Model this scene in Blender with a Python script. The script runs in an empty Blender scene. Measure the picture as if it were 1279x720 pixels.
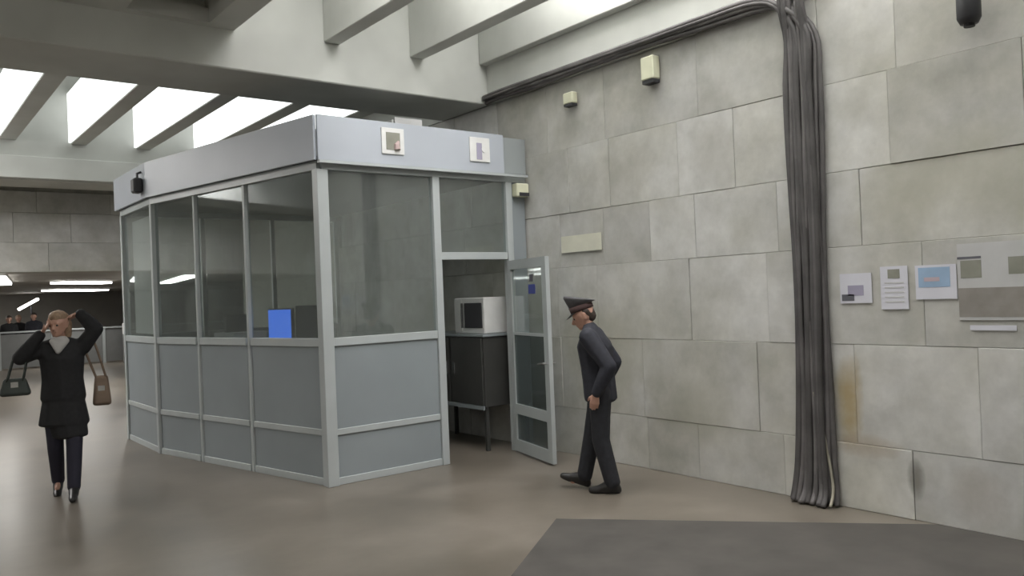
import bpy, bmesh, math, random
from mathutils import Vector, Matrix, noise

random.seed(7)
SC = bpy.context.scene
COL = SC.collection

# ------------------------------------------------------------------ camera
FPX, CAM_H, ROLL = 1012.0, 1.78, 0.04
YAW = math.atan(800 / 1012)
PITCH = math.atan(7 / 1012)
cam_d = bpy.data.cameras.new('camera')
cam_d.sensor_width = 36.0
cam_d.lens = FPX / 1279 * 36.0
cam_d.clip_end = 200
cam = bpy.data.objects.new('camera', cam_d)
COL.objects.link(cam)
fw = Vector((math.sin(YAW) * math.cos(PITCH), math.cos(YAW) * math.cos(PITCH), math.sin(PITCH)))
rt = Vector((math.cos(YAW), -math.sin(YAW), 0))
up = rt.cross(fw)
cr, sr = math.cos(ROLL), math.sin(ROLL)
r2 = rt * cr - up * sr
u2 = rt * sr + up * cr
M3 = Matrix((r2, u2, -fw)).transposed()
cam.matrix_world = Matrix.Translation((0, 0, CAM_H)) @ M3.to_4x4()
SC.camera = cam

# ------------------------------------------------------------------ world, exposure, light levels
w = bpy.data.worlds.new('world')
SC.world = w
w.use_nodes = True
w.node_tree.nodes['Background'].inputs[0].default_value = (0.8, 0.85, 0.9, 1)
w.node_tree.nodes['Background'].inputs[1].default_value = 0.05
SC.view_settings.view_transform = 'Standard'
SC.view_settings.look = 'None'
SC.view_settings.gamma = 1
SC.view_settings.exposure = 0.0
SC.view_settings.use_curve_mapping = False
FAR_PANEL, NEAR_PANEL, BACK_FILL, FAR_FILL, LAMP = 1.7, 9.4, 5.5, 20.0, 12.0


# ------------------------------------------------------------------ materials
def nodes_of(name):
    m = bpy.data.materials.new(name)
    m.use_nodes = True
    nt = m.node_tree
    return m, nt, nt.nodes['Principled BSDF']


def mat(name, col, rough=0.5, metal=0.0, var=0.06, scale=6.0, bump=0.0, spec=0.5, detail=3.0, objvar=0.0):
    m, nt, b = nodes_of(name)
    N, L = nt.nodes, nt.links
    b.inputs['Roughness'].default_value = rough
    b.inputs['Metallic'].default_value = metal
    b.inputs['Specular IOR Level'].default_value = spec
    geo = N.new('ShaderNodeNewGeometry')
    nz = N.new('ShaderNodeTexNoise')
    nz.inputs['Scale'].default_value = scale
    nz.inputs['Detail'].default_value = detail
    L.new(geo.outputs['Position'], nz.inputs['Vector'])
    mr = N.new('ShaderNodeMapRange')
    mr.inputs[1].default_value = 0.3
    mr.inputs[2].default_value = 0.7
    mr.inputs[3].default_value = 1 - var
    mr.inputs[4].default_value = 1 + var
    L.new(nz.outputs['Fac'], mr.inputs[0])
    mul = N.new('ShaderNodeVectorMath')
    mul.operation = 'SCALE'
    mul.inputs[0].default_value = col
    fac = mr.outputs[0]
    if objvar:
        oi = N.new('ShaderNodeObjectInfo')
        m2 = N.new('ShaderNodeMapRange')
        m2.inputs[3].default_value = 1 - objvar
        m2.inputs[4].default_value = 1 + objvar
        L.new(oi.outputs['Random'], m2.inputs[0])
        mm = N.new('ShaderNodeMath')
        mm.operation = 'MULTIPLY'
        L.new(fac, mm.inputs[0])
        L.new(m2.outputs[0], mm.inputs[1])
        fac = mm.outputs[0]
    L.new(fac, mul.inputs['Scale'])
    L.new(mul.outputs[0], b.inputs['Base Color'])
    if bump:
        bp = N.new('ShaderNodeBump')
        bp.inputs['Strength'].default_value = bump
        bp.inputs['Distance'].default_value = 0.01
        L.new(nz.outputs['Fac'], bp.inputs['Height'])
        L.new(bp.outputs[0], b.inputs['Normal'])
    return m


def emit(name, col, strength):
    m = bpy.data.materials.new(name)
    m.use_nodes = True
    nt = m.node_tree
    nt.nodes.remove(nt.nodes['Principled BSDF'])
    e = nt.nodes.new('ShaderNodeEmission')
    e.inputs[0].default_value = (*col, 1)
    e.inputs[1].default_value = strength
    nt.links.new(e.outputs[0], nt.nodes['Material Output'].inputs[0])
    return m


def glass(name, tint, reflect, veil=0.16):
    m = bpy.data.materials.new(name)
    m.use_nodes = True
    nt = m.node_tree
    N, L = nt.nodes, nt.links
    N.remove(N['Principled BSDF'])
    t = N.new('ShaderNodeBsdfTransparent')
    t.inputs[0].default_value = (*tint, 1)
    g = N.new('ShaderNodeBsdfGlossy')
    g.inputs['Roughness'].default_value = 0.04
    g.inputs[0].default_value = (0.95, 0.97, 1, 1)
    lw = N.new('ShaderNodeLayerWeight')
    lw.inputs[0].default_value = 0.5
    pw = N.new('ShaderNodeMath')
    pw.operation = 'POWER'
    pw.inputs[1].default_value = 4.5
    L.new(lw.outputs['Facing'], pw.inputs[0])
    ma = N.new('ShaderNodeMath')
    ma.operation = 'MULTIPLY_ADD'
    ma.use_clamp = True
    ma.inputs[1].default_value = 0.7
    ma.inputs[2].default_value = 0.045 * reflect
    mx = N.new('ShaderNodeMixShader')
    L.new(pw.outputs[0], ma.inputs[0])
    L.new(ma.outputs[0], mx.inputs[0])
    L.new(t.outputs[0], mx.inputs[1])
    L.new(g.outputs[0], mx.inputs[2])
    df = N.new('ShaderNodeBsdfDiffuse')
    df.inputs[0].default_value = (0.42, 0.45, 0.43, 1)
    m3 = N.new('ShaderNodeMixShader')
    m3.inputs[0].default_value = veil  # pale diffuse veil added to lift the dark panes towards grey
    L.new(mx.outputs[0], m3.inputs[1])
    L.new(df.outputs[0], m3.inputs[2])
    L.new(m3.outputs[0], N['Material Output'].inputs[0])
    return m


def marble(name):
    """pale worn stone slabs: every slab its own tone, cloudy stains, a rust run by the cables"""
    m, nt, b = nodes_of(name)
    N, L = nt.nodes, nt.links
    geo = N.new('ShaderNodeNewGeometry')
    oi = N.new('ShaderNodeObjectInfo')
    off = N.new('ShaderNodeVectorMath')
    off.operation = 'MULTIPLY_ADD'
    comb = N.new('ShaderNodeCombineXYZ')
    for i in range(3):
        L.new(oi.outputs['Random'], comb.inputs[i])
    L.new(comb.outputs[0], off.inputs[0])
    off.inputs[1].default_value = (13, 27, 41)
    L.new(geo.outputs['Position'], off.inputs[2])
    n1 = N.new('ShaderNodeTexNoise')
    n1.inputs['Scale'].default_value = 1.6
    n1.inputs['Detail'].default_value = 5
    n1.inputs['Roughness'].default_value = 0.6
    L.new(off.outputs[0], n1.inputs['Vector'])
    n2 = N.new('ShaderNodeTexNoise')
    n2.inputs['Scale'].default_value = 1.1
    n2.inputs['Detail'].default_value = 4
    L.new(geo.outputs['Position'], n2.inputs['Vector'])
    r1 = N.new('ShaderNodeValToRGB')
    r1.color_ramp.elements[0].position = 0.3
    r1.color_ramp.elements[0].color = (0.44, 0.435, 0.405, 1)
    r1.color_ramp.elements[1].position = 0.62
    r1.color_ramp.elements[1].color = (0.585, 0.58, 0.565, 1)
    L.new(n1.outputs['Fac'], r1.inputs[0])
    r2_ = N.new('ShaderNodeValToRGB')
    r2_.color_ramp.elements[0].position = 0.35
    r2_.color_ramp.elements[0].color = (0.92, 0.91, 0.855, 1)
    r2_.color_ramp.elements[1].position = 0.62
    r2_.color_ramp.elements[1].color = (1.02, 1.02, 1.02, 1)
    L.new(n2.outputs['Fac'], r2_.inputs[0])
    mu = N.new('ShaderNodeVectorMath')
    mu.operation = 'MULTIPLY'
    L.new(r1.outputs[0], mu.inputs[0])
    L.new(r2_.outputs[0], mu.inputs[1])
    mr = N.new('ShaderNodeMapRange')
    mr.inputs[3].default_value = 0.90
    mr.inputs[4].default_value = 1.10
    L.new(oi.outputs['Random'], mr.inputs[0])
    sc_ = N.new('ShaderNodeVectorMath')
    sc_.operation = 'SCALE'
    L.new(mu.outputs[0], sc_.inputs[0])
    L.new(mr.outputs[0], sc_.inputs['Scale'])
    cur = sc_.outputs[0]
    sep = N.new('ShaderNodeSeparateXYZ')
    L.new(geo.outputs['Position'], sep.inputs[0])

    def math_(op, a, bb, clamp=False):
        n = N.new('ShaderNodeMath')
        n.operation = op
        n.use_clamp = clamp
        for i, v in enumerate((a, bb)):
            if isinstance(v, (int, float)):
                n.inputs[i].default_value = v
            else:
                L.new(v, n.inputs[i])
        return n.outputs[0]

    def stain(cur, y, z, ry, rz, col, amount):
        dy = math_('DIVIDE', math_('SUBTRACT', sep.outputs[1], y), ry)
        dz = math_('DIVIDE', math_('SUBTRACT', sep.outputs[2], z), rz)
        d = math_('ADD', math_('MULTIPLY', dy, dy), math_('MULTIPLY', dz, dz))
        d = math_('ADD', d, math_('MULTIPLY', math_('SUBTRACT', n1.outputs['Fac'], 0.5), 2.2))
        k = math_('MULTIPLY', math_('SUBTRACT', 1.0, d, True), amount)
        mix = N.new('ShaderNodeMix')
        mix.data_type = 'RGBA'
        L.new(k, mix.inputs[0])
        L.new(cur, mix.inputs[6])
        mix.inputs[7].default_value = (*col, 1)
        return mix.outputs[2]

    n3 = N.new('ShaderNodeTexNoise')
    n3.inputs['Scale'].default_value = 4.5
    n3.inputs['Detail'].default_value = 6
    n3.inputs['Roughness'].default_value = 0.65
    L.new(off.outputs[0], n3.inputs['Vector'])
    m3 = N.new('ShaderNodeMapRange')
    m3.inputs[1].default_value = 0.3
    m3.inputs[2].default_value = 0.65
    m3.inputs[3].default_value = 0.86
    m3.inputs[4].default_value = 1.05
    L.new(n3.outputs['Fac'], m3.inputs[0])
    s3 = N.new('ShaderNodeVectorMath')
    s3.operation = 'SCALE'
    L.new(cur, s3.inputs[0])
    L.new(m3.outputs[0], s3.inputs['Scale'])
    cur = s3.outputs[0]
    cur = stain(cur, 5.9, 1.1, 0.8, 0.6, (0.40, 0.39, 0.31), 0.45)
    cur = stain(cur, 5.6, 2.9, 0.45, 0.35, (0.38, 0.37, 0.33), 0.5)
    cur = stain(cur, 2.5, 2.5, 0.9, 0.45, (0.42, 0.41, 0.33), 0.5)
    cur = stain(cur, 3.36, 0.88, 0.13, 0.42, (0.36, 0.26, 0.10), 0.75)      # rust run right of the cables
    cur = stain(cur, 3.25, 0.50, 0.30, 0.10, (0.33, 0.25, 0.17), 0.5)
    cur = stain(cur, 2.86, 0.30, 0.07, 0.16, (0.20, 0.19, 0.17), 0.9)       # chipped joint
    cur = stain(cur, 4.55, 3.05, 0.35, 0.5, (0.36, 0.35, 0.32), 0.6)
    cur = stain(cur, 4.75, 0.6, 0.5, 0.35, (0.40, 0.39, 0.33), 0.5)
    cur = stain(cur, 2.45, 0.25, 0.25, 0.25, (0.36, 0.32, 0.28), 0.5)
    L.new(cur, b.inputs['Base Color'])
    b.inputs['Roughness'].default_value = 0.55
    b.inputs['Specular IOR Level'].default_value = 0.3
    bp = N.new('ShaderNodeBump')
    bp.inputs['Strength'].default_value = 0.25
    bp.inputs['Distance'].default_value = 0.01
    L.new(n1.outputs['Fac'], bp.inputs['Height'])
    L.new(bp.outputs[0], b.inputs['Normal'])
    return m


def floor_mat(name):
    m, nt, b = nodes_of(name)
    N, L = nt.nodes, nt.links
    geo = N.new('ShaderNodeNewGeometry')
    n1 = N.new('ShaderNodeTexNoise')
    n1.inputs['Scale'].default_value = 0.9
    n1.inputs['Detail'].default_value = 6
    n1.inputs['Roughness'].default_value = 0.6
    L.new(geo.outputs['Position'], n1.inputs['Vector'])
    r1 = N.new('ShaderNodeValToRGB')
    e = r1.color_ramp.elements
    e[0].position = 0.32
    e[0].color = (0.120, 0.104, 0.084, 1)
    e[1].position = 0.68
    e[1].color = (0.225, 0.198, 0.168, 1)
    k = e.new(0.5)
    k.color = (0.168, 0.146, 0.120, 1)
    L.new(n1.outputs['Fac'], r1.inputs[0])
    L.new(r1.outputs[0], b.inputs['Base Color'])
    rr = N.new('ShaderNodeMapRange')
    rr.inputs[3].default_value = 0.22
    rr.inputs[4].default_value = 0.42
    L.new(n1.outputs['Fac'], rr.inputs[0])
    L.new(rr.outputs[0], b.inputs['Roughness'])
    b.inputs['Specular IOR Level'].default_value = 0.5
    return m


MARBLE = marble('pale worn stone')
FLOOR = floor_mat('polished brown stone floor')
CONCRETE = mat('painted concrete', (0.56, 0.57, 0.54), 0.7, var=0.10, scale=1.3, bump=0.1)
RIBM = mat('painted rib concrete', (0.60, 0.61, 0.58), 0.65, var=0.06, scale=2)
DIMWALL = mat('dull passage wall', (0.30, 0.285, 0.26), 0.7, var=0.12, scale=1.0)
MORTAR = mat('grey mortar', (0.42, 0.41, 0.37), 0.9, var=0.15, scale=8)
ALU = mat('grey painted aluminium', (0.43, 0.46, 0.465), 0.42, var=0.04, scale=3)
PANEL = mat('blue grey sheet panel', (0.27, 0.30, 0.315), 0.45, var=0.05, scale=1.5)
FASCIA = mat('pale blue fascia sheet', (0.42, 0.45, 0.50), 0.45, var=0.03, scale=1.5)
FASCIA_SHADE = mat('shaded fascia sheet', (0.30, 0.325, 0.33), 0.4, var=0.03, scale=1.5)  # darker tone stands in for shade on the right end of the fascia
GLASS = glass('kiosk window glass', (0.88, 0.91, 0.90), 2.2, 0.12)
DGLASS = glass('dark tinted glass', (0.48, 0.52, 0.52), 1.2, 0.06)
BLACK = mat('black rubber', (0.02, 0.02, 0.022), 0.6)
DARK = mat('dark grey plastic', (0.035, 0.035, 0.04), 0.5)
CABLE = mat('grey cable sheath', (0.105, 0.098, 0.098), 0.6, var=0.25, scale=5, objvar=0.35)
CABLE_L = mat('light cable sheath', (0.33, 0.31, 0.25), 0.6, var=0.2, scale=5)
CREAM = mat('cream plastic', (0.66, 0.66, 0.50), 0.5)
WHITE = mat('white plastic', (0.70, 0.70, 0.69), 0.4)
STEEL = mat('bright steel', (0.62, 0.62, 0.62), 0.25, metal=0.9)
MAT_R = mat('dark floor covering', (0.066, 0.060, 0.054), 0.75, var=0.18, scale=3, bump=0.3)
WOOD = mat('dark cabinet board', (0.055, 0.055, 0.052), 0.5)
PAPER = mat('white paper', (0.62, 0.62, 0.68), 0.7, var=0.03)
PAPER_G = mat('grey paper', (0.50, 0.50, 0.50), 0.7, var=0.05)
BLUEP = mat('pale blue print', (0.30, 0.42, 0.58), 0.6, var=0.1)
PINKP = mat('pinkish print', (0.50, 0.40, 0.44), 0.6)
BROWNP = mat('brown grey print', (0.26, 0.24, 0.22), 0.6, var=0.12, scale=9)
DARKP = mat('dark print', (0.12, 0.12, 0.14), 0.6)
LILACP = mat('lilac print', (0.34, 0.32, 0.42), 0.6)
OLIVEP = mat('olive print', (0.25, 0.25, 0.21), 0.6, var=0.15)
ROSEP = mat('rose print', (0.45, 0.34, 0.33), 0.6)
EMBLEM = mat('deep blue print', (0.05, 0.07, 0.30), 0.5)
SKIN = mat('skin', (0.50, 0.29, 0.22), 0.55, var=0.06)
COATB = mat('black wool coat', (0.015, 0.015, 0.017), 0.85, var=0.2, scale=30)
NAVY = mat('dark navy uniform cloth', (0.020, 0.021, 0.030), 0.8, var=0.2, scale=25)
NAVY_T = mat('dark uniform trousers cloth', (0.017, 0.018, 0.023), 0.8, var=0.2, scale=25)
GREYCAP = mat('grey cap cloth', (0.085, 0.082, 0.088), 0.8, var=0.15, scale=25)
REDBAND = mat('dark red cap band', (0.075, 0.042, 0.04), 0.8)
SHOEM = mat('black shoe leather', (0.015, 0.014, 0.014), 0.4)
BLOND = mat('fair reddish hair', (0.30, 0.20, 0.13), 0.6, var=0.2, scale=40)
HAIRD = mat('dark brown hair', (0.05, 0.035, 0.028), 0.6, var=0.2, scale=40)
SCARF = mat('pale grey scarf', (0.48, 0.47, 0.46), 0.8)
TANBAG = mat('tan brown bag leather', (0.17, 0.12, 0.085), 0.6, var=0.15)
GREENBAG = mat('dark green grey bag cloth', (0.045, 0.055, 0.05), 0.7, var=0.15)
TROUSER_V = mat('dark violet blue trousers cloth', (0.020, 0.019, 0.034), 0.8)
BARRIER = mat('grey barrier sheet', (0.20, 0.205, 0.205), 0.5, var=0.05)
LIGHT_FAR = emit('glowing rib side sheet far', (0.97, 1.0, 0.98), FAR_PANEL)
LIGHT_NEAR = emit('glowing ceiling diffuser near', (1.0, 0.985, 0.965), NEAR_PANEL)
LIGHT_BACK = emit('added fill light back', (1.0, 0.97, 0.92), BACK_FILL)
LIGHT_FILL = emit('added fill light far', (1.0, 0.97, 0.95), FAR_FILL)
LIGHT_TUBE = emit('lit lamp diffuser', (1.0, 0.98, 0.93), LAMP)
SCREEN = emit('blue lit screen', (0.08, 0.24, 1.0), 1.0)


# ------------------------------------------------------------------ mesh helpers
def link(name, bm, m, parent=None, smooth=False):
    me = bpy.data.meshes.new(name)
    bmesh.ops.recalc_face_normals(bm, faces=bm.faces[:])
    bm.to_mesh(me)
    bm.free()
    return link_me(name, me, m, parent, smooth)


def link_me(name, me, m, parent=None, smooth=False):
    if m is not None:
        me.materials.clear()
        me.materials.append(m)
    if smooth:
        for p in me.polygons:
            p.use_smooth = True
    o = bpy.data.objects.new(name, me)
    COL.objects.link(o)
    if parent is not None:
        o.parent = parent
        o.matrix_parent_inverse = world_of(parent).inverted()
    return o


def world_of(o):
    mw = Matrix.LocRotScale(o.location, o.rotation_euler, o.scale)
    if o.parent is not None:
        mw = world_of(o.parent) @ o.matrix_parent_inverse @ mw
    return mw


def tag(o, label=None, cat=None, group=None, kind=None):
    if label:
        o['label'] = label
    if cat:
        o['category'] = cat
    if group:
        o['group'] = group
    if kind:
        o['kind'] = kind
    return o


def thing(name, loc, label, cat, group=None):
    o = bpy.data.objects.new(name, None)
    o.location = loc
    o.empty_display_size = 0.1
    COL.objects.link(o)
    return tag(o, label, cat, group)


def bevel(bm, r, seg=1):
    if r > 0:
        bmesh.ops.bevel(bm, geom=bm.edges[:], offset=r, segments=seg, affect='EDGES', profile=0.5)


def box_bm(x0, x1, y0, y1, z0, z1, r=0.0, bm=None):
    own = bm is None
    if own:
        bm = bmesh.new()
    vs = [bm.verts.new((x, y, z)) for x in (x0, x1) for y in (y0, y1) for z in (z0, z1)]
    for f in ((0, 1, 3, 2), (4, 6, 7, 5), (0, 4, 5, 1), (2, 3, 7, 6), (0, 2, 6, 4), (1, 5, 7, 3)):
        bm.faces.new([vs[i] for i in f])
    if own:
        bevel(bm, r)
    return bm


def box(name, x0, x1, y0, y1, z0, z1, m, parent=None, r=0.0):
    return link(name, box_bm(x0, x1, y0, y1, z0, z1, r), m, parent)


def seg_bm(P, Q, z0, z1, t, r=0.0, off=0.0, bm=None):
    """upright slab along the plan line P-Q, t thick, shifted off along its left normal"""
    own = bm is None
    if own:
        bm = bmesh.new()
    P, Q = Vector((P[0], P[1])), Vector((Q[0], Q[1]))
    d = (Q - P).normalized()
    n = Vector((-d.y, d.x))
    a, b = n * (off - t / 2), n * (off + t / 2)
    base = [P + a, Q + a, Q + b, P + b]
    vs = [bm.verts.new((p.x, p.y, z)) for z in (z0, z1) for p in base]
    for f in ((3, 2, 1, 0), (4, 5, 6, 7), (0, 1, 5, 4), (1, 2, 6, 5), (2, 3, 7, 6), (3, 0, 4, 7)):
        bm.faces.new([vs[i] for i in f])
    if own:
        bevel(bm, r)
    return bm


def seg(name, P, Q, z0, z1, t, m, parent=None, r=0.0, off=0.0):
    return link(name, seg_bm(P, Q, z0, z1, t, r, off), m, parent)


def lerp(P, Q, t):
    return (P[0] + (Q[0] - P[0]) * t, P[1] + (Q[1] - P[1]) * t)


def prism_bm(poly, z0, z1, r=0.0):
    bm = bmesh.new()
    lo = [bm.verts.new((x, y, z0)) for x, y in poly]
    hi = [bm.verts.new((x, y, z1)) for x, y in poly]
    n = len(poly)
    bm.faces.new(lo[::-1])
    bm.faces.new(hi)
    for i in range(n):
        bm.faces.new((lo[i], lo[(i + 1) % n], hi[(i + 1) % n], hi[i]))
    bevel(bm, r)
    return bm


def tube_bm(pts, rad, n=8, bm=None):
    if bm is None:
        bm = bmesh.new()
    pts = [Vector(p) for p in pts]
    rads = rad if isinstance(rad, (list, tuple)) else [rad] * len(pts)
    rings = []
    ref = None
    for i, p in enumerate(pts):
        t = (pts[min(i + 1, len(pts) - 1)] - pts[max(i - 1, 0)]).normalized()
        if ref is None:
            ref = t.orthogonal().normalized()
        ref = (ref - t * ref.dot(t)).normalized()
        b = t.cross(ref)
        rings.append([bm.verts.new(p + (ref * math.cos(2 * math.pi * k / n) + b * math.sin(2 * math.pi * k / n)) * rads[i]) for k in range(n)])
    for a, b in zip(rings, rings[1:]):
        for k in range(n):
            bm.faces.new((a[k], a[(k + 1) % n], b[(k + 1) % n], b[k]))
    bm.faces.new(rings[0][::-1])
    bm.faces.new(rings[-1])
    return bm


def smooth_path(pts, n=6):
    """Catmull-Rom through the points"""
    pts = [Vector(p) for p in pts]
    out = []
    for i in range(len(pts) - 1):
        p0, p1, p2, p3 = pts[max(i - 1, 0)], pts[i], pts[i + 1], pts[min(i + 2, len(pts) - 1)]
        for k in range(n):
            t = k / n
            out.append(0.5 * ((2 * p1) + (p2 - p0) * t + (2 * p0 - 5 * p1 + 4 * p2 - p3) * t * t + (3 * p1 - p0 - 3 * p2 + p3) * t ** 3))
    out.append(pts[-1])
    return out


# ------------------------------------------------------------------ setting
WX = 5.96                      # face of the stone wall
Y1A, Y1B = 7.83, 8.85          # cross beam over the kiosk
Y2A, Y2B = 15.0, 16.5          # far cross beam, then the wall over the passage
ZB, ZR, ZT = 4.08, 4.55, 5.40  # beam underside, rib underside, rib top

tag(box('floor', -9, 14, -8, 46, -0.1, 0.0, FLOOR), kind='structure')

wall = tag(box('wall_right', 6.0, 6.25, -8, Y2B, 0, 5.7, MORTAR), kind='structure')
rows = [0.0, 0.51, 1.28, 2.04, 2.63, 3.33, 4.08]
forced = {0: [2.88, 3.95], 1: [4.18, 3.3, 5.5], 2: [2.75, 4.05, 6.1], 3: [4.79, 5.34, 3.2, 5.98, 6.66], 4: [4.33, 4.96, 2.95], 5: [3.5, 4.7, 5.9]}
for k in range(6):
    js = sorted(forced[k])
    lo = js[0]
    while lo > -3.5:
        lo -= random.choice((0.62, 0.9, 1.2, 1.2))
        js.insert(0, lo)
    hi = js[-1]
    while hi < 12.5:
        hi += random.choice((0.62, 0.9, 1.2, 1.2))
        js.append(hi)
    full = [js[0]]
    for a in js[1:]:
        gap = a - full[-1]
        if gap > 1.35:
            full.append(full[-1] + gap * random.uniform(0.4, 0.6))
        full.append(a)
    for a, b in zip(full, full[1:]):
        dx = random.uniform(-0.006, 0.006)
        s = link('slab', box_bm(WX + dx, 6.0, a + 0.0015, b - 0.0015, rows[k] + 0.0015, rows[k + 1] - 0.0015, 0.003), MARBLE, wall)
# smooth concrete band over the slabs
box('concrete_band', 5.93, 6.0, -8, Y1A, 4.085, 5.7, CONCRETE, wall)
box('concrete_band', 5.95, 6.0, Y1B, Y2B, 4.085, 5.7, CONCRETE, wall)

ceil = tag(box('ceiling', -9, 6.25, -8, Y2B, 5.7, 5.9, CONCRETE), kind='structure')
box('cross_beam', -9, 5.955, Y1A, Y1B, ZB, 5.695, CONCRETE, ceil, 0.012)
box('cross_beam', -9, 5.955, Y2A, Y2A + 0.9, 3.92, 5.695, CONCRETE, ceil, 0.012)
box('beam_ledge', -9, 5.945, Y2A - 0.06, Y2A - 0.001, 3.94, 4.30, RIBM, ceil, 0.01)
# ribs of the bay over the camera; a closed soffit left of them with a recess
for x in (3.80, 4.85):
    box('rib', x, x + 0.18, -2.0, Y1A - 0.003, ZR - 0.05, 5.55, RIBM, ceil, 0.008)
box('rib', 5.82, 5.927, -2.0, Y1A - 0.003, ZR, 5.55, RIBM, ceil, 0.008)
soff = bmesh.new()
box_bm(-9, 1.85, -8, Y1A - 0.003, 4.46, 4.60, bm=soff)
box_bm(2.58, 2.85, -8, Y1A - 0.003, 4.46, 5.6, bm=soff)
box_bm(1.85, 2.58, -8, 6.4, 4.46, 4.60, bm=soff)
box_bm(1.85, 2.58, 7.72, Y1A - 0.003, 4.46, 4.60, bm=soff)
box_bm(1.75, 2.58, 6.3, 7.8, 4.75, 4.80, bm=soff)
link('soffit', soff, CONCRETE, ceil)
# the ceiling behind the camera
box('back_soffit', 2.86, 5.92, -8, -2.01, 4.6, 4.7, CONCRETE, ceil)
# ribs of the far bay
FX = [-3.42, -2.41, -1.40, -0.39, 0.63, 1.64, 2.66, 3.67, 4.68]
for x in FX:
    box('rib', x, x + 0.24, Y1B + 0.003, Y2A - 0.003, ZR, ZT, RIBM, ceil, 0.008)
box('rib', 5.70, 5.945, Y1B + 0.003, Y2A - 0.003, ZR, ZT, RIBM, ceil, 0.008)

# glowing panels; the far ones are sheets standing for skylight on the rib sides
far_labels = {1.64: 'glowing white sheet added on rib side beyond the cross beam, at left edge of view',
              2.66: 'glowing white sheet added on rib side beyond cross beam, second from left edge',
              3.67: 'glowing white sheet added on rib side beyond cross beam, third from left edge',
              4.68: 'glowing white sheet added on rib side beyond cross beam, just left of kiosk corner',
              5.70: 'glowing white sheet added on rib side beyond cross beam, peeking over kiosk roof corner'}
for i, x in enumerate(FX + [5.70]):
    o = box('ceiling_light', x - 0.035, x - 0.004, Y1B + 0.02, Y2A - 0.02, ZR + 0.015, ZT - 0.02, LIGHT_FAR)
    lab = far_labels.get(x, 'glowing sheet added on rib side of the far bay, out of view')
    tag(o, lab, 'ceiling light', 'glowing sheets on ribs of the far ceiling bay')
near_labels = ['glowing ceiling panel above the ribs nearest the closed soffit',
               'glowing ceiling panel above the two middle ribs of near bay',
               'glowing ceiling panel above the rib along the stone wall']
for (a, b), lab in zip(((2.86, 3.79), (3.99, 4.84), (5.04, 5.81)), near_labels):
    o = box('ceiling_light', a, b, 0.8, 6.4, 5.45, 5.49, LIGHT_NEAR)
    tag(o, lab, 'ceiling light', 'glowing panels of the near ceiling bay')
for x, y, wx, wy, t in ((-3.2, 3.5, 1.2, 5.0, 'beside the near bay'), (-3.2, -4.0, 1.2, 4.0, 'at the back of the hall'),
                        (-1.4, 14.0, 3.0, 1.6, 'before the wall over the passage')):  # glowing boxes added out of view as fill light for the hall
    z = 3.62 if y < 8 else 4.38
    r = thing('fill_light', (x, y, z + .08), f'flat fill light added out of view to the left, {t}', 'lamp', 'added fill lights of the hall')
    box('lamp_body', x - wx / 2, x + wx / 2, y - wy / 2, y + wy / 2, z, z + .1, LIGHT_BACK if y < 8 else LIGHT_FILL, r)
    for sx in (-.4, .4):
        for sy in (-.4, .4):
            link('rod', tube_bm([(x + sx * wx, y + sy * wy, z + .1), (x + sx * wx, y + sy * wy, 4.46 if y < 8 else 5.7)], .012, 6), STEEL, r)

# far end: stone wall over a low passage
wf = tag(box('wall_back', -9, 6.25, Y2B, Y2B + 0.3, 2.50, 5.69, MORTAR), kind='structure')
zr = [2.50, 3.02, 3.55, 3.93]
for k in range(3):
    x = -8.9 + 0.37 * k
    while x < 5.9:
        x1 = min(x + random.choice((0.9, 1.2, 1.2)), 5.9)
        link('slab', box_bm(x + 0.002, x1 - 0.002, Y2B - 0.035 + random.uniform(-.004, .004), Y2B, zr[k] + 0.002, zr[k + 1] - 0.002, 0.003), MARBLE, wf)
        x = x1
tag(box('wall_left', -9.3, -9, -8, 46, 0, 5.9, CONCRETE), kind='structure')
tag(box('wall_front', -9, 6.25, -8.3, -8, 0, 5.9, CONCRETE), kind='structure')
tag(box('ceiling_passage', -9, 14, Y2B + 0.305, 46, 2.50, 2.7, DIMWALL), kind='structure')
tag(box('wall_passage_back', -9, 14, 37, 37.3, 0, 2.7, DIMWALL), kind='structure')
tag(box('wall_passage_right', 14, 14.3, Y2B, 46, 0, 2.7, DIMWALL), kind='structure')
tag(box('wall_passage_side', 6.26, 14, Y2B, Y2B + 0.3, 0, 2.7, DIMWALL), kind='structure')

# dark covering on the floor at the lower right
cov = link('floor_covering', prism_bm([(4.14, 4.80), (1.9, 3.18), (1.9, -1.0), (5.93, -1.0), (5.93, 2.70)], 0.0, 0.012, 0.003), MAT_R)
tag(cov, 'dark grey floor covering laid against the stone wall at lower right', 'floor mat')


# ------------------------------------------------------------------ kiosk
A, B, C, D = (3.42, 7.24), (2.74, 10.5), (2.74, 12.0), (5.90, 12.0)
J1, J2, E_ = (4.72, 7.24), (5.70, 7.24), (5.945, 7.24)
K = thing('kiosk', (4.3, 9.4, 0), 'grey aluminium and glass kiosk with pale fascia beside the stone wall', 'kiosk')
ZS0, ZS1, ZM0, ZM1, ZH0, ZH1 = 1.34, 1.42, 0.48, 0.54, 3.05, 3.13


def post(p, s=0.09, z1=ZH0, z0=0.0):
    box('post', p[0] - s / 2, p[0] + s / 2, p[1] - s / 2, p[1] + s / 2, z0, z1, ALU, K, 0.004)


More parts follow.
